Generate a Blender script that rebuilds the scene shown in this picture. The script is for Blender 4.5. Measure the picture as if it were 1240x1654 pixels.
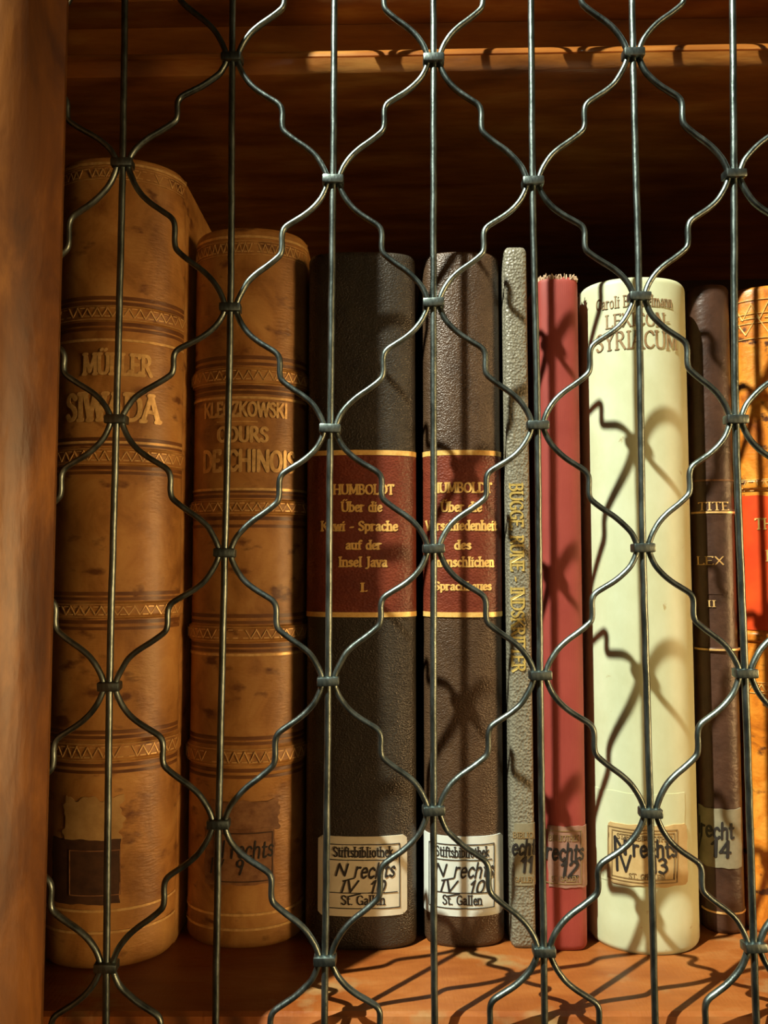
import bpy, bmesh, math, random
from mathutils import Vector

random.seed(7)
for o in list(bpy.data.objects):
    bpy.data.objects.remove(o)
S = bpy.context.scene
COL = S.collection
R = math.radians

# ------------------------------------------------------------------ camera
FPX, TILT, EYE = 1250.0, 3.4, 0.14            # focal length in pixels of a 1240x1654 picture
cam = bpy.data.objects.new('camera', bpy.data.cameras.new('camera'))
COL.objects.link(cam)
cam.location = (0, 0, EYE)
cam.rotation_euler = (R(90 + TILT), 0, 0)
cam.data.sensor_fit = 'HORIZONTAL'
cam.data.sensor_width = 36
cam.data.lens = 36 * FPX / 1240
cam.data.clip_start = 0.005
S.camera = cam

# ------------------------------------------------------------------ light
S.view_settings.view_transform = 'Standard'
S.view_settings.look = 'None'
S.view_settings.gamma = 1
S.view_settings.use_curve_mapping = False
S.view_settings.exposure = 0.0
w = bpy.data.worlds.new('world')
S.world = w
w.use_nodes = True
w.node_tree.nodes['Background'].inputs[0].default_value = (1.0, 0.62, 0.34, 1)
w.node_tree.nodes['Background'].inputs[1].default_value = 0.006


def lamp(name, kind, loc, target, color, power, **kw):
    d = bpy.data.lights.new(name, kind)
    d.color = color
    d.energy = power
    for k, v in kw.items():
        setattr(d, k, v)
    o = bpy.data.objects.new(name, d)
    COL.objects.link(o)
    o.location = loc
    o.rotation_euler = (Vector(target) - Vector(loc)).to_track_quat('-Z', 'Y').to_euler()
    return o


lamp('ceiling_spotlight', 'SPOT', (-0.574, -0.322, 1.327), (0.05, 0.26, 0.14), (0.98, 0.97, 0.80), 218,
     shadow_soft_size=0.0085, spot_size=R(50), spot_blend=0.4)
lamp('side_spotlight', 'SPOT', (0.80, -0.17, 0.07), (-0.08, 0.285, 0.106), (1.0, 0.61, 0.25), 112,
     shadow_soft_size=0.2, spot_size=R(17), spot_blend=1.0)
lamp('ambient_fill', 'AREA', (0.22, -0.85, 0.10), (0.03, 0.27, 0.12), (1.0, 0.68, 0.34), 0.5,
     shape='RECTANGLE', size=0.4, size_y=0.4)  # added soft fill for the weak warm ambient, not a lamp of the room


# ------------------------------------------------------------------ helpers
def ray(u, v):
    x, z = (u - 620) / FPX, -(v - 827) / FPX
    t = R(TILT)
    return Vector((x, math.cos(t) - z * math.sin(t), math.sin(t) + z * math.cos(t)))


def at(u, v, Y):
    """point at depth Y seen in direction (u, v)"""
    d = ray(u, v)
    return Vector((0, 0, EYE)) + d * (Y / d.y)


def height(v, Y):
    return at(620, v, Y).z


def mesh(name, bm, mat, parent=None, smooth=True, loc=None):
    bmesh.ops.recalc_face_normals(bm, faces=bm.faces)
    me = bpy.data.meshes.new(name)
    bm.to_mesh(me)
    bm.free()
    for p in me.polygons:
        p.use_smooth = smooth
    if smooth:
        try:
            me.set_sharp_from_angle(angle=R(40))
        except Exception:
            pass
    me.materials.append(mat)
    o = bpy.data.objects.new(name, me)
    COL.objects.link(o)
    if parent:
        o.parent = parent
    if loc:
        o.location = loc
    return o


def thing(name, label, cat, loc=(0, 0, 0), group=None):
    o = bpy.data.objects.new(name, None)
    COL.objects.link(o)
    o.empty_display_size = 0.01
    o.location = loc
    o['label'] = label
    o['category'] = cat
    if group:
        o['group'] = group
    return o


def add_box(bm, x0, x1, y0, y1, z0, z1, bevel=0.0, seg=2):
    vs = [bm.verts.new((x, y, z)) for x in (x0, x1) for y in (y0, y1) for z in (z0, z1)]
    f = []
    for q in ((0, 1, 3, 2), (4, 6, 7, 5), (0, 4, 5, 1), (2, 3, 7, 6), (0, 2, 6, 4), (1, 5, 7, 3)):
        f.append(bm.faces.new([vs[i] for i in q]))
    if bevel:
        ed = list({e for a in f for e in a.edges})
        bmesh.ops.bevel(bm, geom=ed, offset=bevel, segments=seg, profile=0.5, affect='EDGES')


def add_prism(bm, pts, x0, x1, axis='x', n=1, warp=None):
    """closed profile pts swept from x0 to x1 along an axis"""
    rings = []
    for i in range(n + 1):
        t = x0 + (x1 - x0) * i / n
        ring = []
        for a, b in pts:
            c = Vector((t, a, b)) if axis == 'x' else Vector((a, b, t))
            if warp:
                c = warp(c)
            ring.append(bm.verts.new(c))
        rings.append(ring)
    m = len(pts)
    for i in range(n):
        for j in range(m):
            k = (j + 1) % m
            bm.faces.new((rings[i][j], rings[i][k], rings[i + 1][k], rings[i + 1][j]))
    bm.faces.new(rings[0])
    bm.faces.new(rings[-1][::-1])


def catmull(P, n=6):
    out = []
    Q = [P[0]] + list(P) + [P[-1]]
    for i in range(1, len(Q) - 2):
        a, b, c, d = [Vector(p) for p in Q[i - 1:i + 3]]
        for k in range(n):
            t = k / n
            out.append(0.5 * ((2 * b) + (c - a) * t + (2 * a - 5 * b + 4 * c - d) * t * t
                              + (3 * b - a - 3 * c + d) * t ** 3))
    out.append(Vector(P[-1]))
    return out


def add_tube(bm, path, r, sides=10, flat=1.0):
    """tube along a path lying in an x-z plane; flat scales the depth"""
    rings = []
    n = len(path)
    for i, p in enumerate(path):
        t = (path[min(i + 1, n - 1)] - path[max(i - 1, 0)]).normalized()
        nrm = Vector((t.z, 0, -t.x))
        rr = r(i / (n - 1)) if callable(r) else r
        rings.append([bm.verts.new(p + nrm * rr * math.cos(2 * math.pi * k / sides)
                                   + Vector((0, 1, 0)) * rr * flat * math.sin(2 * math.pi * k / sides))
                      for k in range(sides)])
    for i in range(n - 1):
        for k in range(sides):
            q = (k + 1) % sides
            bm.faces.new((rings[i][k], rings[i][q], rings[i + 1][q], rings[i + 1][k]))
    bm.faces.new(rings[0])
    bm.faces.new(rings[-1][::-1])


# ------------------------------------------------------------------ materials
def material(name, stops, scale=(60, 60, 60), detail=6, rough=0.5, metallic=0.0, bump=None, spec=0.5,
             spots=None, rough_var=0.0, sheen=0.0, distort=0.0, coat=0.0, seed=0.0):
    """stops: list of (position, rgb) for a noise-driven ramp; bump: list of (kind, scale, strength, distance)"""
    m = bpy.data.materials.new(name)
    m.use_nodes = True
    nt = m.node_tree
    N, L = nt.nodes, nt.links
    b = N['Principled BSDF']
    tc = N.new('ShaderNodeTexCoord')
    mp = N.new('ShaderNodeMapping')
    mp.inputs['Scale'].default_value = scale
    mp.inputs['Location'].default_value = (seed, seed * 1.7, seed * 0.6)
    L.new(tc.outputs['Object'], mp.inputs['Vector'])
    nz = N.new('ShaderNodeTexNoise')
    nz.inputs['Scale'].default_value = 1
    nz.inputs['Detail'].default_value = detail
    nz.inputs['Roughness'].default_value = 0.62
    nz.inputs['Distortion'].default_value = distort
    L.new(mp.outputs[0], nz.inputs['Vector'])
    rp = N.new('ShaderNodeValToRGB')
    el = rp.color_ramp.elements
    while len(el) < len(stops):
        el.new(0.5)
    for e, (p, c) in zip(el, stops):
        e.position = p
        e.color = (*c, 1)
    L.new(nz.outputs[0], rp.inputs[0])
    col = rp.outputs[0]
    for sp in (spots or []):
        sc, lo, hi, c = sp
        n2 = N.new('ShaderNodeTexNoise')
        n2.inputs['Scale'].default_value = 1
        n2.inputs['Detail'].default_value = 4
        m2 = N.new('ShaderNodeMapping')
        m2.inputs['Scale'].default_value = sc
        m2.inputs['Location'].default_value = (3.3 + seed, 1.1, 5.2 + seed)
        L.new(tc.outputs['Object'], m2.inputs['Vector'])
        L.new(m2.outputs[0], n2.inputs['Vector'])
        mr = N.new('ShaderNodeMapRange')
        mr.inputs['From Min'].default_value = lo
        mr.inputs['From Max'].default_value = hi
        L.new(n2.outputs[0], mr.inputs['Value'])
        mx = N.new('ShaderNodeMix')
        mx.data_type = 'RGBA'
        L.new(mr.outputs[0], mx.inputs['Factor'])
        L.new(col, mx.inputs['A'])
        mx.inputs['B'].default_value = (*c, 1)
        col = mx.outputs['Result']
    L.new(col, b.inputs['Base Color'])
    b.inputs['Roughness'].default_value = rough
    b.inputs['Metallic'].default_value = metallic
    b.inputs['Specular IOR Level'].default_value = spec
    b.inputs['Coat Weight'].default_value = coat
    b.inputs['Coat Roughness'].default_value = 0.25
    if rough_var:
        mr = N.new('ShaderNodeMapRange')
        mr.inputs['To Min'].default_value = rough - rough_var
        mr.inputs['To Max'].default_value = rough + rough_var
        L.new(nz.outputs[0], mr.inputs['Value'])
        L.new(mr.outputs[0], b.inputs['Roughness'])
    prev = None
    for kind, sc, st, dist in (bump or []):
        m3 = N.new('ShaderNodeMapping')
        m3.inputs['Scale'].default_value = sc if isinstance(sc, tuple) else (sc, sc, sc)
        L.new(tc.outputs['Object'], m3.inputs['Vector'])
        if kind == 'voronoi':
            t = N.new('ShaderNodeTexVoronoi')
            t.inputs['Scale'].default_value = 1
            h = t.outputs['Distance']
        elif kind == 'wave':
            t = N.new('ShaderNodeTexWave')
            t.inputs['Scale'].default_value = 1
            t.inputs['Distortion'].default_value = 1.2
            h = t.outputs['Fac']
        else:
            t = N.new('ShaderNodeTexNoise')
            t.inputs['Scale'].default_value = 1
            t.inputs['Detail'].default_value = 5
            h = t.outputs[0]
        L.new(m3.outputs[0], t.inputs['Vector'])
        bp = N.new('ShaderNodeBump')
        bp.inputs['Strength'].default_value = st
        bp.inputs['Distance'].default_value = dist
        L.new(h, bp.inputs['Height'])
        if prev:
            L.new(prev, bp.inputs['Normal'])
        prev = bp.outputs[0]
    if prev:
        L.new(prev, b.inputs['Normal'])
    return m


GRAIN = [('voronoi', (1500, 1500, 1900), 0.5, 0.0004), ('noise', (500, 500, 700), 0.35, 0.0005)]
M = {}
M['wood_post'] = material('varnished_post_wood', [(0.3, (0.065, 0.020, 0.0025)), (0.5, (0.15, 0.052, 0.006)), (0.75, (0.32, 0.13, 0.022))],
                          (85, 85, 26), rough=0.42, bump=[('noise', (180, 180, 45), 0.35, 0.001)], distort=0.6)
M['wood_shelf'] = material('worn_shelf_wood', [(0.3, (0.20, 0.050, 0.008)), (0.55, (0.30, 0.095, 0.018)), (0.75, (0.37, 0.16, 0.045))],
                           (22, 70, 60), rough=0.45, rough_var=0.12, bump=[('noise', (60, 260, 260), 0.4, 0.0007), ('noise', (900, 200, 160), 0.3, 0.0005)],
                           spots=[((40, 55, 40), 0.60, 0.72, (0.30, 0.19, 0.075))], distort=0.4)
M['wood_rail'] = material('varnished_rail_wood', [(0.3, (0.16, 0.045, 0.008)), (0.55, (0.34, 0.12, 0.02)), (0.8, (0.55, 0.28, 0.07))],
                          (18, 90, 90), rough=0.3, bump=[('noise', (70, 300, 300), 0.3, 0.0007)], coat=0.3)
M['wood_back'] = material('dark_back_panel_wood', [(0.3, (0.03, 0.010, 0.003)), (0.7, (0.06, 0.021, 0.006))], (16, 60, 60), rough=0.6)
M['iron'] = material('forged_iron', [(0.35, (0.11, 0.14, 0.135)), (0.7, (0.24, 0.30, 0.29))], (300, 300, 120), rough=0.4, metallic=1.0,
                     rough_var=0.12, bump=[('noise', (900, 900, 500), 0.35, 0.0003)])
M['calf'] = material('tan_calf_leather', [(0.28, (0.22, 0.085, 0.018)), (0.5, (0.44, 0.21, 0.055)), (0.72, (0.58, 0.32, 0.10))],
                     (70, 70, 55), rough=0.42, bump=[('noise', (450, 450, 1300), 0.35, 0.0005)], distort=0.5,
                     spots=[((90, 90, 160), 0.60, 0.70, (0.16, 0.06, 0.018))])
M['calf_dark'] = material('dark_tooled_calf', [(0.3, (0.10, 0.035, 0.012)), (0.7, (0.24, 0.10, 0.03))], (90, 90, 300), rough=0.4,
                          bump=[('noise', (450, 450, 1300), 0.3, 0.0004)])
M['calf_gilt'] = material('rubbed_gilt_calf', [(0.3, (0.60, 0.34, 0.11)), (0.7, (0.92, 0.64, 0.26))], (500, 500, 500), rough=0.35, metallic=0.25)
M['black_leather'] = material('black_grained_leather', [(0.3, (0.020, 0.016, 0.011)), (0.7, (0.046, 0.037, 0.025))], (120, 120, 80), rough=0.40,
                              bump=GRAIN, spec=0.6)
M['brown_leather'] = material('brown_black_grained_leather', [(0.3, (0.046, 0.024, 0.011)), (0.7, (0.095, 0.053, 0.026))], (120, 120, 80), rough=0.42,
                              bump=GRAIN, spec=0.6)
M['red_label'] = material('red_brown_label_leather', [(0.3, (0.13, 0.022, 0.010)), (0.7, (0.20, 0.04, 0.017))], (160, 160, 160), rough=0.42,
                          bump=[('voronoi', (1000, 1000, 1300), 0.4, 0.0004)])
M['gold'] = material('gold_leaf', [(0.3, (0.80, 0.45, 0.11)), (0.7, (0.95, 0.66, 0.22))], (900, 900, 900), rough=0.36, metallic=0.15)
M['gold_pale'] = material('pale_gold_leaf', [(0.3, (0.5, 0.36, 0.08)), (0.7, (0.85, 0.66, 0.22))], (900, 900, 900), rough=0.34, metallic=0.35)
M['grey_cloth'] = material('pebbled_grey_cloth', [(0.3, (0.15, 0.14, 0.10)), (0.7, (0.26, 0.25, 0.185))], (700, 700, 700), rough=0.42,
                           bump=[('voronoi', (1100, 1100, 1000), 0.6, 0.0006)])
M['red_cloth'] = material('faded_red_cloth', [(0.3, (0.25, 0.030, 0.022)), (0.7, (0.34, 0.055, 0.040))], (60, 60, 35), rough=0.62,
                          bump=[('wave', (900, 300, 1500), 0.2, 0.0002)])
M['vellum'] = material('cream_vellum', [(0.3, (0.52, 0.56, 0.34)), (0.55, (0.60, 0.66, 0.44)), (0.75, (0.66, 0.72, 0.52))], (45, 45, 30), rough=0.48,
                       bump=[('noise', (120, 120, 90), 0.15, 0.0008)], spots=[((230, 230, 170), 0.70, 0.76, (0.42, 0.36, 0.17))])
M['dark_calf'] = material('dark_brown_calf', [(0.3, (0.030, 0.014, 0.009)), (0.7, (0.095, 0.045, 0.027))], (80, 80, 60), rough=0.4,
                          bump=[('noise', (400, 400, 500), 0.4, 0.0006)])
M['orange_calf'] = material('orange_mottled_calf', [(0.3, (0.30, 0.065, 0.005)), (0.5, (0.66, 0.20, 0.014)), (0.72, (0.82, 0.36, 0.045))],
                            (90, 90, 70), rough=0.4, bump=[('noise', (300, 300, 400), 0.4, 0.0007)], distort=1.0,
                            spots=[((160, 160, 220), 0.6, 0.68, (0.10, 0.03, 0.01))])
M['scarlet'] = material('scarlet_label_leather', [(0.3, (0.62, 0.045, 0.008)), (0.7, (0.80, 0.085, 0.012))], (60, 60, 60), rough=0.4)
M['pages'] = material('aged_page_edges', [(0.3, (0.45, 0.36, 0.22)), (0.7, (0.62, 0.52, 0.34))], (1800, 20, 20), rough=0.8)
M['thread'] = material('frayed_cream_thread', [(0.3, (0.5, 0.33, 0.2)), (0.7, (0.75, 0.58, 0.4))], (500, 500, 500), rough=0.8)
M['paper'] = material('cream_paper_label', [(0.3, (0.62, 0.58, 0.43)), (0.7, (0.72, 0.69, 0.54))], (90, 90, 90), rough=0.65)
M['paper_cool'] = material('cool_white_paper_label', [(0.3, (0.60, 0.66, 0.60)), (0.7, (0.70, 0.76, 0.70))], (90, 90, 90), rough=0.6)
M['paper_buff'] = material('buff_paper_label', [(0.3, (0.46, 0.31, 0.12)), (0.7, (0.62, 0.46, 0.21))], (140, 140, 140), rough=0.7,
                           spots=[((90, 90, 90), 0.6, 0.7, (0.33, 0.2, 0.07))])
M['paper_worn'] = material('worn_brown_paper_label', [(0.35, (0.17, 0.07, 0.025)), (0.65, (0.34, 0.17, 0.07))], (200, 200, 260), rough=0.6)
M['paper_dark'] = material('rubbed_dark_paper_label', [(0.35, (0.05, 0.022, 0.012)), (0.65, (0.10, 0.045, 0.02))], (160, 160, 200), rough=0.6)
M['paper_pink'] = material('faded_pinkish_paper_label', [(0.3, (0.24, 0.12, 0.085)), (0.7, (0.36, 0.21, 0.15))], (160, 160, 160), rough=0.6)
M['paper_grey'] = material('faded_grey_paper_label', [(0.3, (0.18, 0.16, 0.095)), (0.7, (0.29, 0.265, 0.17))], (160, 160, 160), rough=0.6)
M['paper_patch'] = material('torn_old_paper', [(0.3, (0.38, 0.22, 0.07)), (0.7, (0.56, 0.36, 0.14))], (160, 160, 160), rough=0.6)
M['ink'] = material('black_ink', [(0.3, (0.012, 0.011, 0.010)), (0.7, (0.025, 0.022, 0.02))], (300, 300, 300), rough=0.6)
M['print_brown'] = material('faded_brown_print', [(0.3, (0.20, 0.13, 0.05)), (0.7, (0.30, 0.20, 0.08))], (300, 300, 300), rough=0.6)
M['ink_brown'] = material('faded_brown_ink', [(0.3, (0.17, 0.085, 0.03)), (0.7, (0.42, 0.30, 0.15))], (260, 260, 260), rough=0.6)

# ------------------------------------------------------------------ lettering: pen strokes per letter, cap height 1
_ = None
XH = 0.66
O_CAP = [(.40, .98), (.18, .88), (.07, .5), (.18, .12), (.40, .02), (.62, .12), (.73, .5), (.62, .88), (.40, .98)]
G = {
    'A': (.74, ['l', (.02, 0), (.37, 1)], ['l', (.37, 1), (.72, 0)], ['l', (.14, .36), (.58, .36)]),
    'B': (.62, ['l', (.1, 0), (.1, 1)], ['s', (.1, 1), (.38, .98), (.5, .77), (.38, .54), (.1, .53)], ['s', (.1, .53), (.42, .5), (.56, .27), (.42, .02), (.1, 0)]),
    'C': (.70, ['s', (.64, .8), (.5, .96), (.3, .96), (.12, .78), (.07, .5), (.12, .22), (.3, .04), (.5, .04), (.65, .2)]),
    'D': (.74, ['l', (.1, 0), (.1, 1)], ['s', (.1, 1), (.4, .97), (.62, .78), (.67, .5), (.62, .22), (.4, .03), (.1, 0)]),
    'E': (.60, ['l', (.1, 0), (.1, 1)], ['l', (.1, 1), (.52, 1), (.52, .88)], ['l', (.1, .52), (.42, .52)], ['l', (.1, 0), (.55, 0), (.55, .13)]),
    'F': (.56, ['l', (.1, 0), (.1, 1)], ['l', (.1, 1), (.52, 1), (.52, .88)], ['l', (.1, .52), (.42, .52)]),
    'G': (.74, ['s', (.64, .8), (.5, .96), (.3, .96), (.12, .78), (.07, .5), (.12, .22), (.3, .04), (.5, .04), (.65, .14)], ['l', (.65, .05), (.65, .42), (.46, .42)]),
    'H': (.76, ['l', (.1, 0), (.1, 1)], ['l', (.66, 0), (.66, 1)], ['l', (.1, .52), (.66, .52)]),
    'I': (.28, ['l', (.14, 0), (.14, 1)]),
    'J': (.36, ['s', (.22, 1), (.22, .3), (.2, -.05), (.08, -.2), (-.02, -.16)]),
    'K': (.70, ['l', (.1, 0), (.1, 1)], ['l', (.62, 1), (.12, .46)], ['l', (.26, .6), (.66, 0)]),
    'L': (.58, ['l', (.1, 0), (.1, 1)], ['l', (.1, 0), (.54, 0), (.54, .16)]),
    'M': (.92, ['l', (.1, 0), (.12, 1)], ['l', (.12, 1), (.46, .12)], ['l', (.46, .12), (.80, 1)], ['l', (.80, 1), (.82, 0)]),
    'N': (.78, ['l', (.1, 0), (.1, 1)], ['l', (.1, 1), (.68, 0)], ['l', (.68, 0), (.68, 1)]),
    'O': (.80, ['s'] + O_CAP),
    'P': (.58, ['l', (.1, 0), (.1, 1)], ['s', (.1, 1), (.4, .98), (.52, .74), (.4, .5), (.1, .48)]),
    'R': (.66, ['l', (.1, 0), (.1, 1)], ['s', (.1, 1), (.38, .98), (.5, .76), (.38, .54), (.1, .52)], ['l', (.28, .52), (.62, 0)]),
    'S': (.56, ['s', (.48, .82), (.36, .96), (.2, .96), (.08, .8), (.13, .62), (.38, .46), (.49, .25), (.4, .06), (.2, .02), (.06, .18)]),
    'T': (.62, ['l', (.31, 0), (.31, 1)], ['l', (.03, .88), (.03, 1), (.59, 1), (.59, .88)]),
    'U': (.74, ['s', (.1, 1), (.1, .35), (.18, .08), (.37, .02), (.56, .08), (.64, .35), (.64, 1)]),
    'V': (.70, ['l', (.02, 1), (.35, 0)], ['l', (.35, 0), (.68, 1)]),
    'W': (1.0, ['l', (.02, 1), (.27, 0)], ['l', (.27, 0), (.5, .95)], ['l', (.5, .95), (.74, 0)], ['l', (.74, 0), (.98, 1)]),
    'X': (.68, ['l', (.04, 1), (.64, 0)], ['l', (.62, 1), (.06, 0)]),
    'Y': (.68, ['l', (.03, 1), (.34, .48)], ['l', (.65, 1), (.34, .48)], ['l', (.34, .48), (.34, 0)]),
    'Z': (.62, ['l', (.07, .88), (.07, 1), (.56, 1), (.06, 0), (.58, 0), (.58, .14)]),
    'a': (.50, ['s', (.1, .55), (.22, .66), (.36, .6), (.38, .4), (.38, .1), (.46, .0)], ['s', (.38, .4), (.16, .34), (.07, .17), (.16, .01), (.3, .04), (.38, .16)]),
    'b': (.54, ['l', (.09, 1), (.09, 0)], ['s', (.09, .5), (.26, .66), (.42, .55), (.47, .33), (.42, .1), (.26, .0), (.09, .12)]),
    'c': (.46, ['s', (.42, .54), (.28, .66), (.13, .56), (.07, .33), (.13, .1), (.28, .0), (.43, .12)]),
    'd': (.54, ['l', (.45, 1), (.45, 0)], ['s', (.45, .5), (.28, .66), (.12, .55), (.07, .33), (.12, .1), (.28, 0), (.45, .14)]),
    'e': (.48, ['s', (.08, .36), (.42, .38), (.38, .58), (.26, .66), (.12, .56), (.07, .33), (.13, .1), (.28, 0), (.43, .12)]),
    'f': (.36, ['s', (.4, .92), (.3, 1), (.2, .92), (.17, .7), (.17, 0)], ['l', (.04, .64), (.34, .64)]),
    'g': (.52, ['s', (.42, .52), (.26, .66), (.1, .52), (.1, .3), (.26, .16), (.42, .3), (.42, .62)], ['s', (.42, .62), (.43, .1), (.38, -.18), (.22, -.28), (.06, -.2)]),
    'h': (.56, ['l', (.09, 1), (.09, 0)], ['s', (.09, .46), (.24, .66), (.4, .62), (.45, .42), (.45, 0)]),
    'i': (.27, ['l', (.13, .66), (.13, 0)], ['l', (.12, .88), (.15, .93)]),
    'k': (.52, ['l', (.09, 1), (.09, 0)], ['l', (.42, .64), (.11, .3)], ['l', (.2, .38), (.48, 0)]),
    'l': (.27, ['l', (.13, 1), (.13, 0)]),
    'm': (.82, ['l', (.09, .66), (.09, 0)], ['s', (.09, .46), (.22, .66), (.36, .6), (.4, .42), (.4, 0)], ['s', (.4, .46), (.54, .66), (.66, .6), (.71, .42), (.71, 0)]),
    'n': (.56, ['l', (.09, .66), (.09, 0)], ['s', (.09, .46), (.24, .66), (.4, .62), (.45, .42), (.45, 0)]),
    'o': (.52, ['s', (.26, .66), (.12, .57), (.07, .33), (.12, .09), (.26, 0), (.4, .09), (.45, .33), (.4, .57), (.26, .66)]),
    'p': (.54, ['l', (.09, .66), (.09, -.28)], ['s', (.09, .5), (.26, .66), (.42, .55), (.47, .33), (.42, .1), (.26, .0), (.09, .12)]),
    'r': (.40, ['l', (.09, .66), (.09, 0)], ['s', (.09, .44), (.2, .62), (.36, .62)]),
    's': (.42, ['s', (.35, .54), (.24, .66), (.1, .58), (.1, .44), (.3, .3), (.36, .14), (.26, .01), (.06, .1)]),
    't': (.34, ['s', (.15, .9), (.15, .2), (.2, .02), (.33, .07)], ['l', (.03, .64), (.31, .64)]),
    'u': (.56, ['s', (.09, .66), (.09, .22), (.18, .02), (.34, .06), (.45, .24)], ['l', (.45, .66), (.45, 0)]),
    'v': (.50, ['l', (.03, .66), (.25, 0)], ['l', (.25, 0), (.47, .66)]),
    'w': (.74, ['l', (.03, .66), (.2, 0)], ['l', (.2, 0), (.37, .62)], ['l', (.37, .62), (.54, 0)], ['l', (.54, 0), (.71, .66)]),
    '0': (.60, ['s', (.3, .98), (.14, .86), (.08, .5), (.14, .14), (.3, .02), (.46, .14), (.52, .5), (.46, .86), (.3, .98)]),
    '1': (.36, ['l', (.06, .74), (.24, 1), (.24, 0)]),
    '2': (.56, ['s', (.08, .78), (.2, .98), (.4, .94), (.46, .72), (.3, .4), (.06, .02)], ['l', (.06, .02), (.52, .02)]),
    '3': (.54, ['s', (.08, .86), (.26, .98), (.44, .84), (.38, .6), (.22, .54)], ['s', (.22, .54), (.44, .46), (.48, .2), (.28, 0), (.06, .12)]),
    '4': (.58, ['l', (.42, 0), (.42, 1), (.05, .3), (.55, .3)]),
    '9': (.56, ['s', (.46, .7), (.3, .5), (.12, .58), (.1, .84), (.28, .98), (.44, .86), (.46, .6), (.34, .0)]),
    '.': (.22, ['l', (.1, .02), (.13, .06)]),
    ',': (.22, ['l', (.13, .08), (.08, -.12)]),
    '-': (.42, ['l', (.08, .34), (.34, .36)]),
    ' ': (.34,),
}
G['Ü'] = (G['U'][0],) + G['U'][1:] + (['l', (.22, 1.2), (.26, 1.23)], ['l', (.48, 1.2), (.52, 1.23)])


def hull(pts):
    pts = sorted(set((round(a, 7), round(b, 7)) for a, b in pts))
    if len(pts) < 3:
        return pts

    def half(P):
        h = []
        for p in P:
            while len(h) > 1 and (h[-1][0] - h[-2][0]) * (p[1] - h[-2][1]) - (h[-1][1] - h[-2][1]) * (p[0] - h[-2][0]) <= 0:
                h.pop()
            h.append(p)
        return h[:-1]
    return half(pts) + half(pts[::-1])


def pen_polys(line, pen):
    """convex pieces that a pen (width, thickness, angle) leaves along a line of 2-d points"""
    wd, th, ang = pen
    nib = []
    for k in range(8):
        a = math.pi * k / 4 + 0.2
        x, y = wd / 2 * math.cos(a), th / 2 * math.sin(a)
        nib.append((x * math.cos(ang) - y * math.sin(ang), x * math.sin(ang) + y * math.cos(ang)))
    out = []
    for p, q in zip(line[:-1], line[1:]):
        out.append(hull([(c[0] + n[0], c[1] + n[1]) for c in (p, q) for n in nib]))
    return out


def text_polys(txt, cx, base, cap, width=None, pen=(.17, .07, .5), serif=True, slant=0.0, wobble=0.0, spacing=0.06, rot=False):
    """pieces in spine coordinates: cx centre, base the base line, cap the letter height"""
    x = 0
    lines = []
    for ch in txt:
        g = G[ch]
        dy = random.uniform(-wobble, wobble)
        for st in g[1:]:
            P = [(p[0] + x, p[1] + dy) for p in st[1:]]
            if st[0] == 's':
                P = [(v.x, v.y) for v in catmull([Vector((a, b, 0)) for a, b in P], 4)]
            lines.append(P)
            if serif:
                for e, f in ((P[0], P[1]), (P[-1], P[-2])):
                    yy = e[1] - dy
                    if abs(e[0] - f[0]) < .4 * abs(e[1] - f[1]) and (abs(yy) < .01 or abs(yy - 1) < .01 or abs(yy - XH) < .01):
                        lines.append([(e[0] - .09, e[1]), (e[0] + .09, e[1])])
        x += g[0] + spacing
    tot = max(x - spacing, .1)
    sx = (width / tot) if width else cap
    out = []
    for P in lines:
        for h in pen_polys([(a + b * slant, b) for a, b in P], pen):
            q = [((a - tot / 2) * sx, b * cap) for a, b in h]
            if rot:
                q = [(b, -a) for a, b in q]
            out.append([(a + cx, b + base) for a, b in q])
    return out


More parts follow.
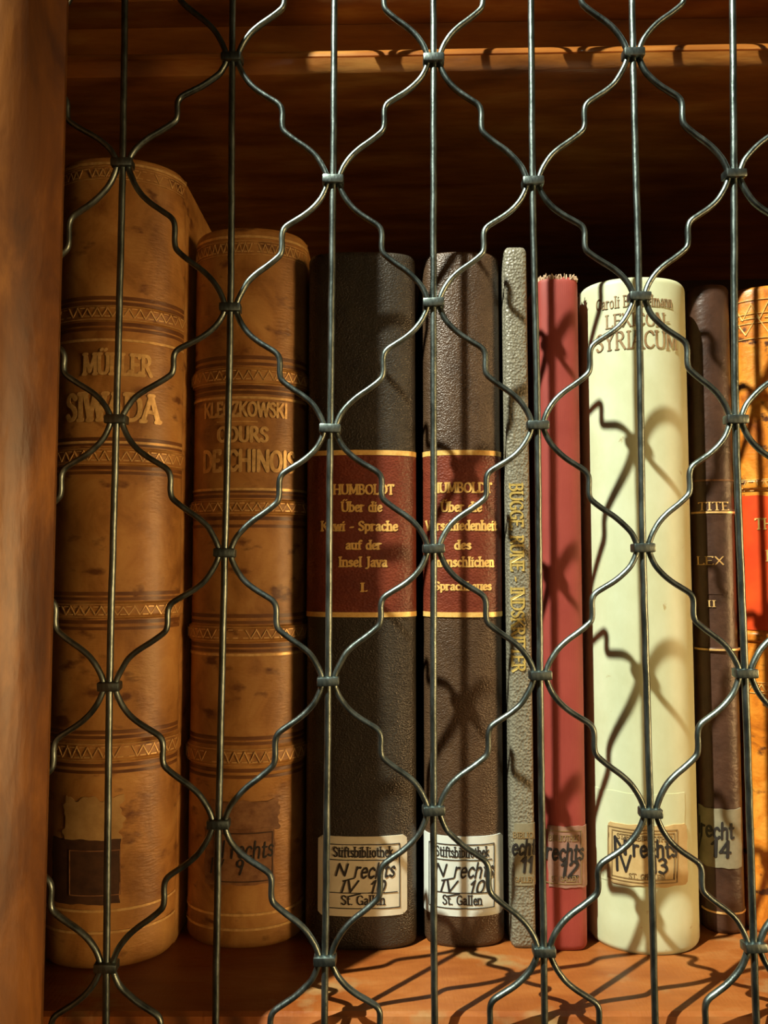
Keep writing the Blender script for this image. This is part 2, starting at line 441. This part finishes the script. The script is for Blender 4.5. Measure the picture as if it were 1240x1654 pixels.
# ------------------------------------------------------------------ books
class Spine:
    """rounded book back: profile (superellipse) by arc length, plus raised bands"""

    def __init__(self, wd, bulge, n, H, bands=()):
        self.w, self.b, self.H, self.bands = wd, bulge, H, bands
        P = []
        K = 64
        for k in range(K + 1):
            a = -math.pi / 2 + math.pi * k / K
            s, c = math.sin(a), max(math.cos(a), 0)
            P.append((wd / 2 * math.copysign(abs(s) ** (2 / n), s), -bulge * c ** (2 / n)))
        # resample evenly by arc length
        L = [0]
        for p, q in zip(P[:-1], P[1:]):
            L.append(L[-1] + math.hypot(q[0] - p[0], q[1] - p[1]))
        self.P, self.L, self.len = P, L, L[-1]

    def base(self, u):
        t = min(max(u + self.len / 2, 0), self.len)
        i = 0
        lo, hi = 0, len(self.L) - 2
        while lo < hi:
            mid = (lo + hi + 1) // 2
            if self.L[mid] <= t:
                lo = mid
            else:
                hi = mid - 1
        i = lo
        f = (t - self.L[i]) / max(self.L[i + 1] - self.L[i], 1e-9)
        p, q = self.P[i], self.P[i + 1]
        return p[0] + (q[0] - p[0]) * f, p[1] + (q[1] - p[1]) * f

    def lift(self, z):
        h = 0
        for z0, z1, d in self.bands:
            m, r = (z0 + z1) / 2, (z1 - z0) / 2
            t = abs(z - m) / r
            if t < 1:
                h = max(h, d * min(1, (1 - t) * 2.2) ** 0.6)
        e = min(z, self.H - z)
        if e < .0022:
            h -= .0011 * (1 - max(e, 0) / .0022) ** 2
        return h

    def point(self, u, z, off=0.0):
        x, y = self.base(u)
        a, b = self.base(u - 3e-4), self.base(u + 3e-4)
        tx, ty = b[0] - a[0], b[1] - a[1]
        l = math.hypot(tx, ty) or 1
        nx, ny = ty / l, -tx / l
        o = off + self.lift(z)
        return Vector((x + nx * o, y + ny * o, z))

    def arc(self, x):
        """arc length whose x is the given offset from the middle"""
        lo, hi = -self.len / 2, self.len / 2
        for _i in range(40):
            m = (lo + hi) / 2
            if self.base(m)[0] < x:
                lo = m
            else:
                hi = m
        return (lo + hi) / 2

    def body(self, rows, nu=48, back=.0015):
        zs = {0, self.H, .0006, .0012, .0022, self.H - .0006, self.H - .0012, self.H - .0022}
        for z0, z1, d in self.bands:
            for k in range(9):
                zs.add(z0 + (z1 - z0) * k / 8)
        for k in range(rows + 1):
            zs.add(self.H * k / rows)
        zs = sorted(zs)
        bm = bmesh.new()
        us = [-self.len / 2 + self.len * k / nu for k in range(nu + 1)]
        grid = []
        for z in zs:
            row = [bm.verts.new(self.point(u, z)) for u in us]
            row.append(bm.verts.new((self.w / 2 - .0002, back, z)))
            row.append(bm.verts.new((-self.w / 2 + .0002, back, z)))
            grid.append(row)
        m = len(grid[0])
        for r0, r1 in zip(grid[:-1], grid[1:]):
            for k in range(m):
                q = (k + 1) % m
                bm.faces.new((r0[k], r0[q], r1[q], r1[k]))
        bm.faces.new(grid[0][::-1])
        bm.faces.new(grid[-1])
        return bm

    def patch(self, u0, u1, z0, z1, off, edge=None, nu=24, nz=12):
        """thin sheet lying on the back; edge(k, t) jitters the outline"""
        bm = bmesh.new()
        top, bot = [], []
        for j in range(nz + 1):
            tz = j / nz
            rt, rb = [], []
            for i in range(nu + 1):
                tu = i / nu
                u, z = u0 + (u1 - u0) * tu, z0 + (z1 - z0) * tz
                if edge:
                    du, dz = edge(tu, tz)
                    u += du
                    z += dz
                rt.append(bm.verts.new(self.point(u, z, off)))
                rb.append(bm.verts.new(self.point(u, z, -.0002)))
            top.append(rt)
            bot.append(rb)
        for j in range(nz):
            for i in range(nu):
                bm.faces.new((top[j][i], top[j][i + 1], top[j + 1][i + 1], top[j + 1][i]))
        ring_t = top[0] + [r[-1] for r in top[1:]] + top[-1][-2::-1] + [r[0] for r in top[-2:0:-1]]
        ring_b = bot[0] + [r[-1] for r in bot[1:]] + bot[-1][-2::-1] + [r[0] for r in bot[-2:0:-1]]
        keep = set(ring_b)
        for k in range(len(ring_t)):
            q = (k + 1) % len(ring_t)
            bm.faces.new((ring_t[k], ring_t[q], ring_b[q], ring_b[k]))
        for r in bot:
            for v in r:
                if v not in keep:
                    bm.verts.remove(v)
        return bm

    def print(self, polys, off, depth=.00012):
        """raised or printed strokes that follow the back"""
        bm = bmesh.new()
        for k, h in enumerate(polys):
            if len(h) < 3:
                continue
            o = off + (k % 5) * 4e-6
            t = [bm.verts.new(self.point(a, z, o)) for a, z in h]
            b = [bm.verts.new(self.point(a, z, o - depth)) for a, z in h]
            bm.faces.new(t)
            for i in range(len(h)):
                j = (i + 1) % len(h)
                bm.faces.new((t[i], b[i], b[j], t[j]))
        return bm


class Book:
    def __init__(self, name, label, u0, u1, vtop, Yf, bulge, n, mat, depth, bands=(), cat='book', board=.0024, rows=20, cover=None, lean=0.0):
        """u0, u1: the edges of the back at eye level; Yf: depth of the front of the back"""
        Ye = Yf + bulge
        x0, x1 = (u0 - 620) / FPX * Ye, (u1 - 620) / FPX * Ye
        self.x, self.Yf = (x0 + x1) / 2, Yf
        self.m = Yf / FPX
        H = height(vtop, Yf)
        self.H = H
        self.root = thing(name, label, cat, (self.x, Ye, 0), GROUP)
        self.root.rotation_euler = (0, R(lean), 0)
        z = self.z
        self.sp = Spine(x1 - x0, bulge, n, H, [(z(b), z(a), h) for a, b, h in bands])
        self.mat = mat
        self.spine = mesh('spine', self.sp.body(rows), mat, self.root)
        wd = x1 - x0
        for s in (-1, 1):
            bm = bmesh.new()
            a, b = sorted((s * (wd / 2 - board), s * wd / 2))
            add_box(bm, a, b, .0016, depth, 0, H - .001, .0006)
            mesh('cover_board', bm, cover or mat, self.root)
        bm = bmesh.new()
        add_box(bm, -wd / 2 + board + .0001, wd / 2 - board - .0001, .0018, depth - .003, .0025, H - .0045, .0003)
        mesh('page_block', bm, M['pages'], self.root, smooth=False)

    def z(self, v):
        return height(v, self.Yf)

    def u(self, px, v=827):
        X = at(px, v, self.Yf).x - self.x
        return self.sp.arc(X)

    def text(self, name, lines, mat, off, parent=None, **kw):
        """lines: (text, centre px, base-line px, cap px, width px)"""
        P = []
        for ln in lines:
            t, cx, vb, cap, wd = ln[:5]
            k = dict(kw)
            if len(ln) > 5:
                k.update(ln[5])
            P += text_polys(t, self.u(cx, vb), self.z(vb), self.z(vb - cap) - self.z(vb), wd * self.m * 1.02 if wd else None, **k)
        return mesh(name, self.sp.print(P, off), mat, parent or self.root, smooth=False)

    def strokes(self, name, lines, pen_px, mat, off, parent=None):
        """lines: lists of picture points"""
        P = []
        pw = pen_px * self.m
        for L in lines:
            pts = [(self.u(a, b), self.z(b)) for a, b in L]
            dense = []
            for p, q in zip(pts[:-1], pts[1:]):
                k = max(1, int(abs(q[0] - p[0]) / .002))
                dense += [(p[0] + (q[0] - p[0]) * i / k, p[1] + (q[1] - p[1]) * i / k) for i in range(k)]
            dense.append(pts[-1])
            P += pen_polys(dense, (pw, pw, 0))
        return mesh(name, self.sp.print(P, off), mat, parent or self.root, smooth=False)

    def ring(self, name, v0, v1, mat, off=.0003, parent=None, inset=.001, **kw):
        L = self.sp.len / 2 - inset
        zz = sorted((self.z(v0), self.z(v1)))
        return mesh(name, self.sp.patch(-L, L, zz[0], zz[1], off, nz=kw.pop('nz', 3), nu=40, **kw), mat, parent or self.root)

    def label(self, name, a, b, v0, v1, mat, off=.0003, edge=None, rounded=0.0):
        u0, u1 = self.u(a), self.u(b)
        z0, z1 = self.z(v1), self.z(v0)

        def rnd(tu, tz):
            du = dz = 0
            if rounded:
                W, Hh = u1 - u0, z1 - z0
                ex, ez = min(tu, 1 - tu) * W, min(tz, 1 - tz) * Hh
                if ez < rounded and (tu in (0.0, 1.0)):
                    k = rounded - math.sqrt(max(rounded ** 2 - (rounded - ez) ** 2, 0))
                    du = k * (1 if tu == 0 else -1)
            if edge:
                e = edge(tu, tz)
                du += e[0]
                dz += e[1]
            return du, dz
        return mesh(name, self.sp.patch(u0, u1, z0, z1, off, edge=rnd, nu=24, nz=24), mat, self.root)


def gilt_roll(bk, v0, v1, period, mat, off, parent=None, name='gilt_roll'):
    """row of little triangles between two fine lines"""
    z0, z1 = sorted((bk.z(v0), bk.z(v1)))
    L = bk.sp.len / 2 - .003
    P = []
    n = int(2 * L / period)
    h = z1 - z0
    for k in range(n):
        a = -L + 2 * L * k / n
        d = 2 * L / n
        j = random.uniform(-.05, .05) * h
        if random.random() < .9:
            P += pen_polys([(a, z1 - h * .2 + j), (a + d / 2, z0 + h * .2), (a + d, z1 - h * .2 + j)], (.00035, .00022, .4))
        if random.random() < .85:
            P += pen_polys([(a + d * .3, z1 - h * .22), (a + d * .7, z1 - h * .22)], (.0004, .0003, .2))
        if random.random() < .8:
            P += pen_polys([(a - d * .2, z0 + h * .24), (a + d * .2, z0 + h * .24)], (.0005, .0004, .2))
    for zz in (z0 + h * .05, z1 - h * .05):
        m = 30
        P += pen_polys([(-L + 2 * L * i / m, zz) for i in range(m + 1)], (.0002, .0002, 0))
    return mesh(name, bk.sp.print(P, off, .0002), mat, parent or bk.root, smooth=False)


def tatter(amp, seed):
    rr = random.Random(seed)
    ph = [rr.uniform(0, 6.28) for _i in range(8)]

    def f(tu, tz):
        on = tu in (0.0, 1.0) or tz in (0.0, 1.0)
        if not on:
            return 0, 0
        s = math.sin(13 * tu + ph[0]) + .6 * math.sin(29 * tu + ph[1]) + math.sin(11 * tz + ph[2]) + .6 * math.sin(31 * tz + ph[3])
        return amp * .5 * s * (1 if tu in (0.0, 1.0) else 0), amp * .5 * s * (1 if tz in (0.0, 1.0) else 0)
    return f


# ------------------------------------------------------------------ the bookcase
SHELF_FRONT = 0.2458
case = thing('bookcase', 'old varnished wooden bookcase holding the row of antique books', 'bookcase', (0, 0, 0))
# left stile: rounded post standing in front of the shelf
bm = bmesh.new()
prof = [(-.30, .1795), (-.119, .1795), (-.111, .1803), (-.1035, .182), (-.0975, .1845), (-.0922, .188), (-.0878, .193), (-.0850, .199),
        (-.0868, .2045), (-.0915, .210), (-.0985, .216), (-.104, .2227), (-.104, .2365), (-.30, .2365)]
add_prism(bm, prof, -.12, .62, axis='z', n=12)
mesh('stile', bm, M['wood_post'], case)
# lower shelf with a soft front edge
bm = bmesh.new()
prof = [(SHELF_FRONT + .0025, 0), (SHELF_FRONT + .0008, -.0007), (SHELF_FRONT, -.0025), (SHELF_FRONT, -.019), (SHELF_FRONT + .002, -.021),
        (.47, -.021), (.47, 0)]
add_prism(bm, prof, -.16, .33, n=1)
mesh('shelf', bm, M['wood_shelf'], case, smooth=False)
bm = bmesh.new()
add_box(bm, -.16, .33, SHELF_FRONT + .004, SHELF_FRONT + .02, -.13, -.0212, .001)
mesh('base_rail', bm, M['wood_shelf'], case, smooth=False)
# upper shelf with a moulded edge
YR = .258
zt = lambda v, y=YR: height(v, y)
bm = bmesh.new()
prof = []
zb, zm, zu = zt(114), zt(86), zt(62)
prof += [(.47, zb + .0005), (YR + .004, zb), (YR + .0012, zb + .0006), (YR + .0004, zb + .002), (YR, zm - .0008), (YR + .0014, zm)]
c, r = (zm + zu) / 2, (zu - zm) / 2
for k in range(8):
    a = math.pi / 2 * k / 7
    prof.append((YR + .0008 + .0085 * (1 - math.cos(a)), zm + .0004 + (zu - zm - .0004) * math.sin(a)))
zf = zt(6)
prof += [(YR + .0095, zu + .0004), (YR + .0095, zf), (.47, zf)]
tilt = lambda p: Vector((p.x, p.y, p.z + (p.x - .03) * .018))
add_prism(bm, prof, -.16, .33, n=1, warp=tilt)
mesh('upper_shelf', bm, M['wood_rail'], case)
bm = bmesh.new()
ya = .2545
prof = [(.47, zf + .0002), (ya + .004, zf + .0002), (ya + .001, zf + .001), (ya, zf + .004), (ya + .002, zf + .010), (ya + .006, zf + .018), (.262, zf + .03), (.47, zf + .03)]
add_prism(bm, prof, -.16, .33, n=1, warp=tilt)
mesh('cornice', bm, M['wood_rail'], case)
bm = bmesh.new()
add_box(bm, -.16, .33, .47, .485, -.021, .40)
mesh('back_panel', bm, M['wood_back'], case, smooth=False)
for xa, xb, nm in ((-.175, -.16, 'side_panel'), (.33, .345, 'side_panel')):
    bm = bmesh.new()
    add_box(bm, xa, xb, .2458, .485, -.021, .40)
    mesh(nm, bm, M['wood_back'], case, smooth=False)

# ------------------------------------------------------------------ the books, left to right
GROUP = 'antique books on the shelf'
OFF = .00025

# tall tan calf volume behind the stile
bands1 = [(492, 520, .0012), (722, 752, .0012), (972, 1000, .0012), (1196, 1232, .0012)]
B = Book('book', 'tallest tan calf book with gilt bands, first from the left beside the wooden post', 84, 292, 252, .272, .018, 2.05,
         M['calf'], .165, bands=bands1, board=.003)
for a, b in ((478, 492), (520, 534), (706, 720), (752, 766), (956, 970), (1002, 1018), (1180, 1194), (1234, 1250)):
    B.ring('tooled_line', a, a + 6, M['calf_dark'], .0002)
    B.ring('tooled_line', b - 5, b, M['calf_dark'], .0002)
for a, b in ((494, 518), (724, 750), (975, 998), (1200, 1229)):
    gilt_roll(B, a, b, .0034, M['calf_gilt'], .0003)
gilt_roll(B, 268, 290, .0026, M['calf_gilt'], .0003)
for v in (262, 547, 712, 1470, 1505):
    B.ring('gilt_line', v, v + 4, M['calf_gilt'], .0003)
B.text('lettering', [('MÜLLER', 188, 604, 32, 108), ('SIWADA', 178, 678, 42, 150)], M['calf_gilt'], .0004, serif=True, pen=(.24, .16, .3))
o = B.label('torn_paper', 112, 200, 1292, 1362, M['paper_patch'], .00025, edge=tatter(.0016, 3))
o['label'] = 'torn pale remnant of an old paper label'
o = B.label('shelf_label', 92, 203, 1358, 1462, M['paper_dark'], .0004, edge=tatter(.0004, 4))
o['label'] = 'rubbed dark brown paper label'
B.strokes('printed_frame', [[(112, 1374), (192, 1374), (192, 1446), (112, 1446), (112, 1374)]], 1.6, M['paper_worn'], .0006, parent=o)

# tan calf COURS DE CHINOIS
bands2 = [(592, 620, .0011), (806, 832, .0011), (1010, 1038, .0011), (1206, 1240, .0011)]
B = Book('book', 'tan calf book lettered COURS DE CHINOIS, second from the left', 313, 494, 366, .286, .016, 2.05,
         M['calf'], .16, bands=bands2, board=.003)
for a, b in ((574, 590), (622, 636), (790, 804), (834, 852), (992, 1008), (1040, 1054), (1190, 1204), (1242, 1258)):
    B.ring('tooled_line', a, a + 6, M['calf_dark'], .0002)
    B.ring('tooled_line', b - 5, b, M['calf_dark'], .0002)
for a, b in ((594, 619), (808, 830), (1012, 1036), (1209, 1237)):
    gilt_roll(B, a, b, .0034, M['calf_gilt'], .0003)
gilt_roll(B, 388, 412, .0024, M['calf_gilt'], .0003)
for v in (380, 640, 788, 1056, 1476, 1500):
    B.ring('gilt_line', v, v + 4, M['calf_gilt'], .0003)
B.text('lettering', [('KLECZKOWSKI', 394, 672, 22, 140), ('COURS', 391, 713, 23, 82), ('DE CHINOIS', 400, 760, 32, 156)],
       M['calf_gilt'], .00042, serif=False, pen=(.24, .19, .3))
B.strokes('rule', [[(350, 681), (415, 681)]], 1.6, M['calf_gilt'], .0004)
o = B.label('torn_paper', 345, 451, 1293, 1345, M['paper_worn'], .00025, edge=tatter(.0008, 8))
o = B.label('shelf_label', 336, 446, 1338, 1430, M['paper_worn'], .0004, edge=tatter(.0004, 9))
o['label'] = 'worn brown paper label with black handwriting'
B.strokes('printed_frame', [[(346, 1346), (438, 1346), (438, 1424), (346, 1424), (346, 1346)]], 1.8, M['paper_dark'], .0006, parent=o)
B.text('handwriting', [('N rechts', 392, 1386, 27, 92), ('IV', 348, 1412, 24, 22), ('9', 386, 1412, 24, 13)], M['ink'], .0006, parent=o,
       serif=False, pen=(.13, .1, .6), slant=.12, wobble=.04)


def humboldt(label, u0, u1, vtop, Yf, bulge, mat, lines, cx, paper, la, lb, lv, hand_cx):
    B = Book('book', label, u0, u1, vtop, Yf, bulge, 2.35, mat, .16, board=.0028)
    o = B.ring('title_label', 728, 993, M['red_label'], .00025, inset=.0012, nz=10)
    o['label'] = 'red brown leather title label'
    for a in (727, 989):
        g = B.ring('gilt_rule', a, a + 8, M['gold'], .00036, parent=o, inset=.0012)
    B.text('gold_lettering', lines, M['gold'], .00042, parent=o, pen=(.24, .14, .5))
    p = B.label('shelf_label', la, lb, lv[0], lv[1], paper, .0003, rounded=.0016)
    p['label'] = 'paper shelf label with printed frame and handwriting'
    w_ = lb - la
    a, b = la + 12, lb - 11
    y0, y1, y2, y3 = lv[0] + 13, lv[0] + 38, lv[1] - 38, lv[1] - 13
    B.strokes('printed_frame', [[(a, y0), (b, y0), (b, y3), (a, y3), (a, y0)], [(a + 4, y1), (b - 4, y1)], [(a + 4, y2), (b - 4, y2)]], 1.2, M['ink'], .0005, parent=p)
    c = (a + b) / 2
    B.text('printing', [('Stiftsbibliothek', c, y1 - 5, 16, w_ * .66), ('St. Gallen', c, y3 - 6, 15, w_ * .48)], M['ink'], .0005, parent=p, pen=(.17, .09, .3))
    B.text('handwriting', [('N', hand_cx - 38, lv[0] + 64, 19, 18), ('rechts', hand_cx + 16, lv[0] + 66, 24, 62), ('IV', hand_cx - 26, lv[0] + 89, 18, 24),
                           ('10', hand_cx + 20, lv[0] + 91, 20, 24)], M['ink'], .0005, parent=p, serif=False, pen=(.17, .10, .9), slant=.22, wobble=.04)
    B.strokes('handwritten_line', [[(hand_cx - 34, lv[0] + 72), (hand_cx - 16, lv[0] + 67)], [(hand_cx - 26, lv[0] + 97), (hand_cx - 6, lv[0] + 92)]], 1.8, M['ink'], .0005, parent=p)
    return B


humboldt('thick black leather book with red title label ending in Insel Java', 497, 671, 405, .2845, .008, M['black_leather'],
         [('HUMBOLDT', 587, 798, 15, 96), ('Über die', 584, 826, 15, 64), ('Kawi - Sprache', 580, 857, 15, 122),
          ('auf der', 587, 887, 14, 56), ('Insel Java', 586, 915, 15, 76), ('I.', 588, 955, 13, 11)],
         587, M['paper'], 516, 656, (1351, 1480), 588)
humboldt('narrower dark brown leather book with red title label, left of the thin grey book', 683, 808, 405, .2865, .0085, M['brown_leather'],
         [('HUMBOLDT', 746, 795, 15, 96), ('Über die', 745, 826, 15, 64), ('Verschiedenheit', 745, 856, 15, 118),
          ('des', 747, 887, 14, 26), ('menschlichen', 750, 915, 15, 96), ('Sprachbaues', 748, 953, 13, 90)],
         746, M['paper_cool'], 683, 809, (1351, 1480), 748)

# thin grey pebbled book
B = Book('book', 'thin grey pebbled book with gold lettering running down, beside the red one', 820, 857, 398, .286, .0022, 3.2, M['grey_cloth'], .15, board=.0016, lean=-.15)
B.text('gold_lettering', [('BUGGE, RUNE - INDSKRIFTER', 827, 932, 20, 296)], M['gold_pale'], .0003, pen=(.2, .11, .5), rot=True)
o = B.label('shelf_label', 826, 863, 1330, 1430, M['paper_grey'], .0003)
o['label'] = 'faded paper label with black handwriting'
B.text('printing', [('BIBLIO', 845, 1353, 9, 30), ('GALLEN', 847, 1424, 8, 30)], M['print_brown'], .0005, parent=o, pen=(.16, .1, .4))
B.text('handwriting', [('echt', 846, 1380, 25, 36), ('11', 850, 1408, 24, 18)], M['ink'], .0005, parent=o, serif=False, pen=(.19, .14, .7), slant=.12)

# red cloth book with frayed head
B = Book('book', 'faded red cloth book with a frayed head, between the thin grey and the cream book', 869, 936, 446, .2842, .006, 3.2, M['red_cloth'], .155, board=.0024)
bm = bmesh.new()
rr = random.Random(5)
for k in range(90):
    u = rr.uniform(-.47, .47) * B.sp.len
    p = B.sp.point(u, B.H - .0012, -.0003)
    q = p + Vector((rr.uniform(-.0008, .0008), rr.uniform(-.0006, .0012), rr.uniform(.0010, .0024)))
    mid = (p + q) / 2 + Vector((rr.uniform(-.0003, .0003), 0, 0))
    add_tube(bm, [p, mid, q], rr.uniform(.00012, .0003), 5)
o = mesh('frayed_headcap', bm, M['thread'], B.root)
o['label'] = 'frayed cream threads at the head of the spine'
o = B.label('shelf_label', 880, 941, 1334, 1434, M['paper_pink'], .0003, edge=tatter(.0003, 2))
o['label'] = 'faded pinkish paper label with black handwriting'
B.strokes('printed_frame', [[(884, 1342), (938, 1342), (938, 1427), (884, 1427), (884, 1342)]], 1.4, M['print_brown'], .0005, parent=o)
B.text('printing', [('BIBLIOTHEK', 911, 1358, 9, 46), ('ST. GALLEN', 912, 1423, 8, 40)], M['print_brown'], .0005, parent=o, pen=(.16, .1, .4))
B.text('handwriting', [('rechts', 912, 1388, 26, 58), ('12', 918, 1415, 25, 28)], M['ink'], .0005, parent=o, serif=False, pen=(.19, .14, .7), slant=.12, wobble=.03)

# cream vellum book
B = Book('book', 'cream vellum book lettered LEXICON SYRIACUM at its head', 941, 1109, 446, .281, .017, 2.15, M['vellum'], .16, board=.003)
B.text('lettering', [('Caroli Brockelmann', 1026, 494, 18, 126), ('LEXICON-', 1032, 526, 21, 104), ('SYRIACUM', 1031, 562, 28, 136)], M['ink_brown'], .00025, pen=(.16, .05, .4))
o = B.label('paper_backing', 960, 1098, 1284, 1432, M['vellum'], .00015, edge=tatter(.0004, 12))
o = B.label('shelf_label', 981, 1100, 1333, 1432, M['paper_buff'], .0004, edge=tatter(.0004, 11), rounded=.001)
o['label'] = 'buff paper label with black handwriting'
B.strokes('printed_frame', [[(990, 1341), (1094, 1341), (1094, 1426), (990, 1426), (990, 1341)], [(995, 1346), (1089, 1346), (1089, 1421), (995, 1421), (995, 1346)]], 1.5,
          M['print_brown'], .0006, parent=o)
B.text('printing', [('STIFTSBIBLIOTHEK', 1042, 1358, 8, 84), ('ST. GALLEN', 1045, 1420, 8, 54)], M['print_brown'], .0006, parent=o, pen=(.16, .1, .4))
B.text('handwriting', [('N', 1006, 1382, 26, 20), ('rechts', 1058, 1384, 27, 68), ('IV', 1010, 1410, 26, 24), ('13', 1064, 1410, 24, 26)], M['ink'], .0006, parent=o,
       serif=False, pen=(.18, .13, .7), slant=-.02, wobble=.04)

# narrow dark calf book
B = Book('book', 'narrow dark brown calf book standing back between the cream and the orange book', 1118, 1183, 458, .2965, .007, 2.3, M['dark_calf'], .14,
         bands=[(822, 832, .0005), (1046, 1054, .0005)], board=.0022)
for v in (774, 826, 1048, 1474):
    B.ring('gilt_line', v, v + 3, M['calf_gilt'] if v != 774 else M['calf_dark'], .0003)
o = B.label('title_label', 1119, 1182, 778, 960, M['dark_calf'], .0002)
B.text('worn_lettering', [('TITE', 1153, 824, 13, 46), ('LEX', 1148, 912, 13, 40), ('II', 1150, 980, 10, 12)], M['calf_gilt'], .0004, pen=(.13, .06, .4))
o = B.label('shelf_label', 1113, 1184, 1308, 1402, M['paper_grey'], .0003, edge=tatter(.0003, 21))
o['label'] = 'faded grey paper label with black handwriting'
B.text('handwriting', [('N', 1122, 1352, 26, 12), ('recht', 1158, 1354, 26, 50), ('V', 1122, 1380, 24, 16), ('14', 1164, 1384, 26, 28)], M['ink'], .0005, parent=o,
       serif=False, pen=(.19, .14, .7), slant=.05, wobble=.03)

# orange mottled book cut by the picture edge
B = Book('book', 'orange mottled book with a scarlet label, at the right end of the row', 1189, 1372, 458, .292, .011, 2.2, M['orange_calf'], .16,
         bands=[(772, 790, .001), (1022, 1040, .001)], board=.003)
o = B.label('title_label', 1196, 1366, 800, 1020, M['scarlet'], .0003, edge=tatter(.0006, 31))
o['label'] = 'scarlet leather title label'
B.text('gold_lettering', [('THESAURUS', 1282, 854, 17, 112), ('LINGUAE', 1282, 906, 17, 80)], M['gold'], .0005, parent=o, pen=(.17, .09, .4))
gilt_roll(B, 772, 792, .003, M['gold'], .0003)
gilt_roll(B, 478, 520, .006, M['gold'], .0003)
gilt_roll(B, 500, 545, .007, M['gold'], .00032)
gilt_roll(B, 1104, 1124, .003, M['gold'], .0003)

# ------------------------------------------------------------------ the wrought grille
YG = .2400
KN = {0: [(203, -130), (198, 265), (188, 678), (177, 1108), (172, 1560)],
      1: [(378, -310), (375, 95), (372, 498), (363, 893), (353, 1330), (346, 1780)],
      2: [(541, -105), (538, 292), (533, 693), (530, 1100), (525, 1549)],
      3: [(700, -300), (700, 97), (700, 490), (700, 886), (700, 1308), (702, 1750)],
      4: [(857, -105), (860, 295), (868, 687), (872, 1090), (878, 1535)],
      5: [(1018, -310), (1022, 88), (1032, 480), (1038, 885), (1050, 1312), (1060, 1760)],
      6: [(1182, -110), (1185, 283), (1188, 678), (1203, 1087), (1217, 1528)],
      7: [(1340, -310), (1342, 86), (1350, 478), (1365, 885), (1382, 1312), (1398, 1760)]}
OUT = {-1: [(28, -310), (24, 95), (20, 498), (8, 893), (-6, 1335), (-10, 1780)]}
gr = thing('grille', 'wrought iron grille of wavy rods and upright bars in front of the books', 'grille', (0, YG, 0))
K3 = {c: [Vector((p.x, 0, p.z)) for p in (at(u, v, YG) for u, v in ks)] for c, ks in list(KN.items()) + list(OUT.items())}
BAR, WIRE = .00105, .00092
GAP = BAR + WIRE


def extend(P):
    """bar end points a little beyond the first and last collar"""
    a = P[0] + (P[0] - P[1]) * (.12 / max((P[0] - P[1]).length, 1e-6)) * .3
    b = P[-1] + (P[-1] - P[-2]) * .8
    return [a] + P + [b]


for c in KN:
    P = extend(K3[c])
    path = catmull(P, 14)
    rr = random.Random(c)
    path = [p + Vector((rr.uniform(-.00006, .00006), 0, 0)) for p in path]
    bm = bmesh.new()
    add_tube(bm, path, BAR, 12)
    mesh('bar', bm, M['iron'], gr)

STEP = [(.0, .0), (.0, .03), (.02, .075), (.07, .145), (.15, .215), (.25, .275), (.36, .325), (.445, .365), (.483, .402), (.495, .45), (.493, .53), (.508, .585),
        (.56, .625), (.66, .68), (.77, .735), (.87, .80), (.945, .875), (.985, .935), (1.0, .97), (1.0, 1.0)]


def limb(a, b, rr):
    d = b - a
    j = [rr.uniform(-.012, .012) for _i in range(4)]
    out = []
    for k, (s, t) in enumerate(STEP):
        m = 1 if 3 < k < 16 else 0
        s2 = s + m * (j[0] * math.sin(3 * t + j[1] * 90))
        t2 = t + m * (j[2] * math.sin(4 * t + j[3] * 90))
        out.append(Vector((a.x + d.x * s2, 0, a.z + d.z * t2)))
    return out


for c in range(-1, 7):
    left, right = K3[c], K3[c + 1]
    seq = sorted([(p.z, p + Vector((GAP, 0, 0))) for p in left] + [(p.z, p - Vector((GAP, 0, 0))) for p in right], key=lambda q: -q[0])
    pts = [q[1] for q in seq]
    rr = random.Random(40 + c)
    path = []
    for a, b in zip(pts[:-1], pts[1:]):
        seg = limb(a, b, rr)
        path += seg if not path else seg[1:]
    path = catmull(path, 4)
    bm = bmesh.new()
    add_tube(bm, path, WIRE, 10, flat=1.15)
    mesh('wavy_rod', bm, M['iron'], gr)

ci = 0
for c in KN:
    for p in K3[c]:
        rr = random.Random(100 + ci)
        ci += 1
        bm = bmesh.new()
        hw, hd, hh = .0034, .0021, .00125
        add_box(bm, -hw, hw, -hd, hd, -hh, hh, .0005, 2)
        # slightly upset rims of the clasp
        for v in bm.verts:
            if abs(v.co.x) > hw * .8:
                v.co.z *= 1.12
        o = mesh('collar', bm, M['iron'], gr)
        o.location = p
        o.rotation_euler = (rr.uniform(-.05, .05), rr.uniform(-.05, .05), rr.uniform(-.06, .06))
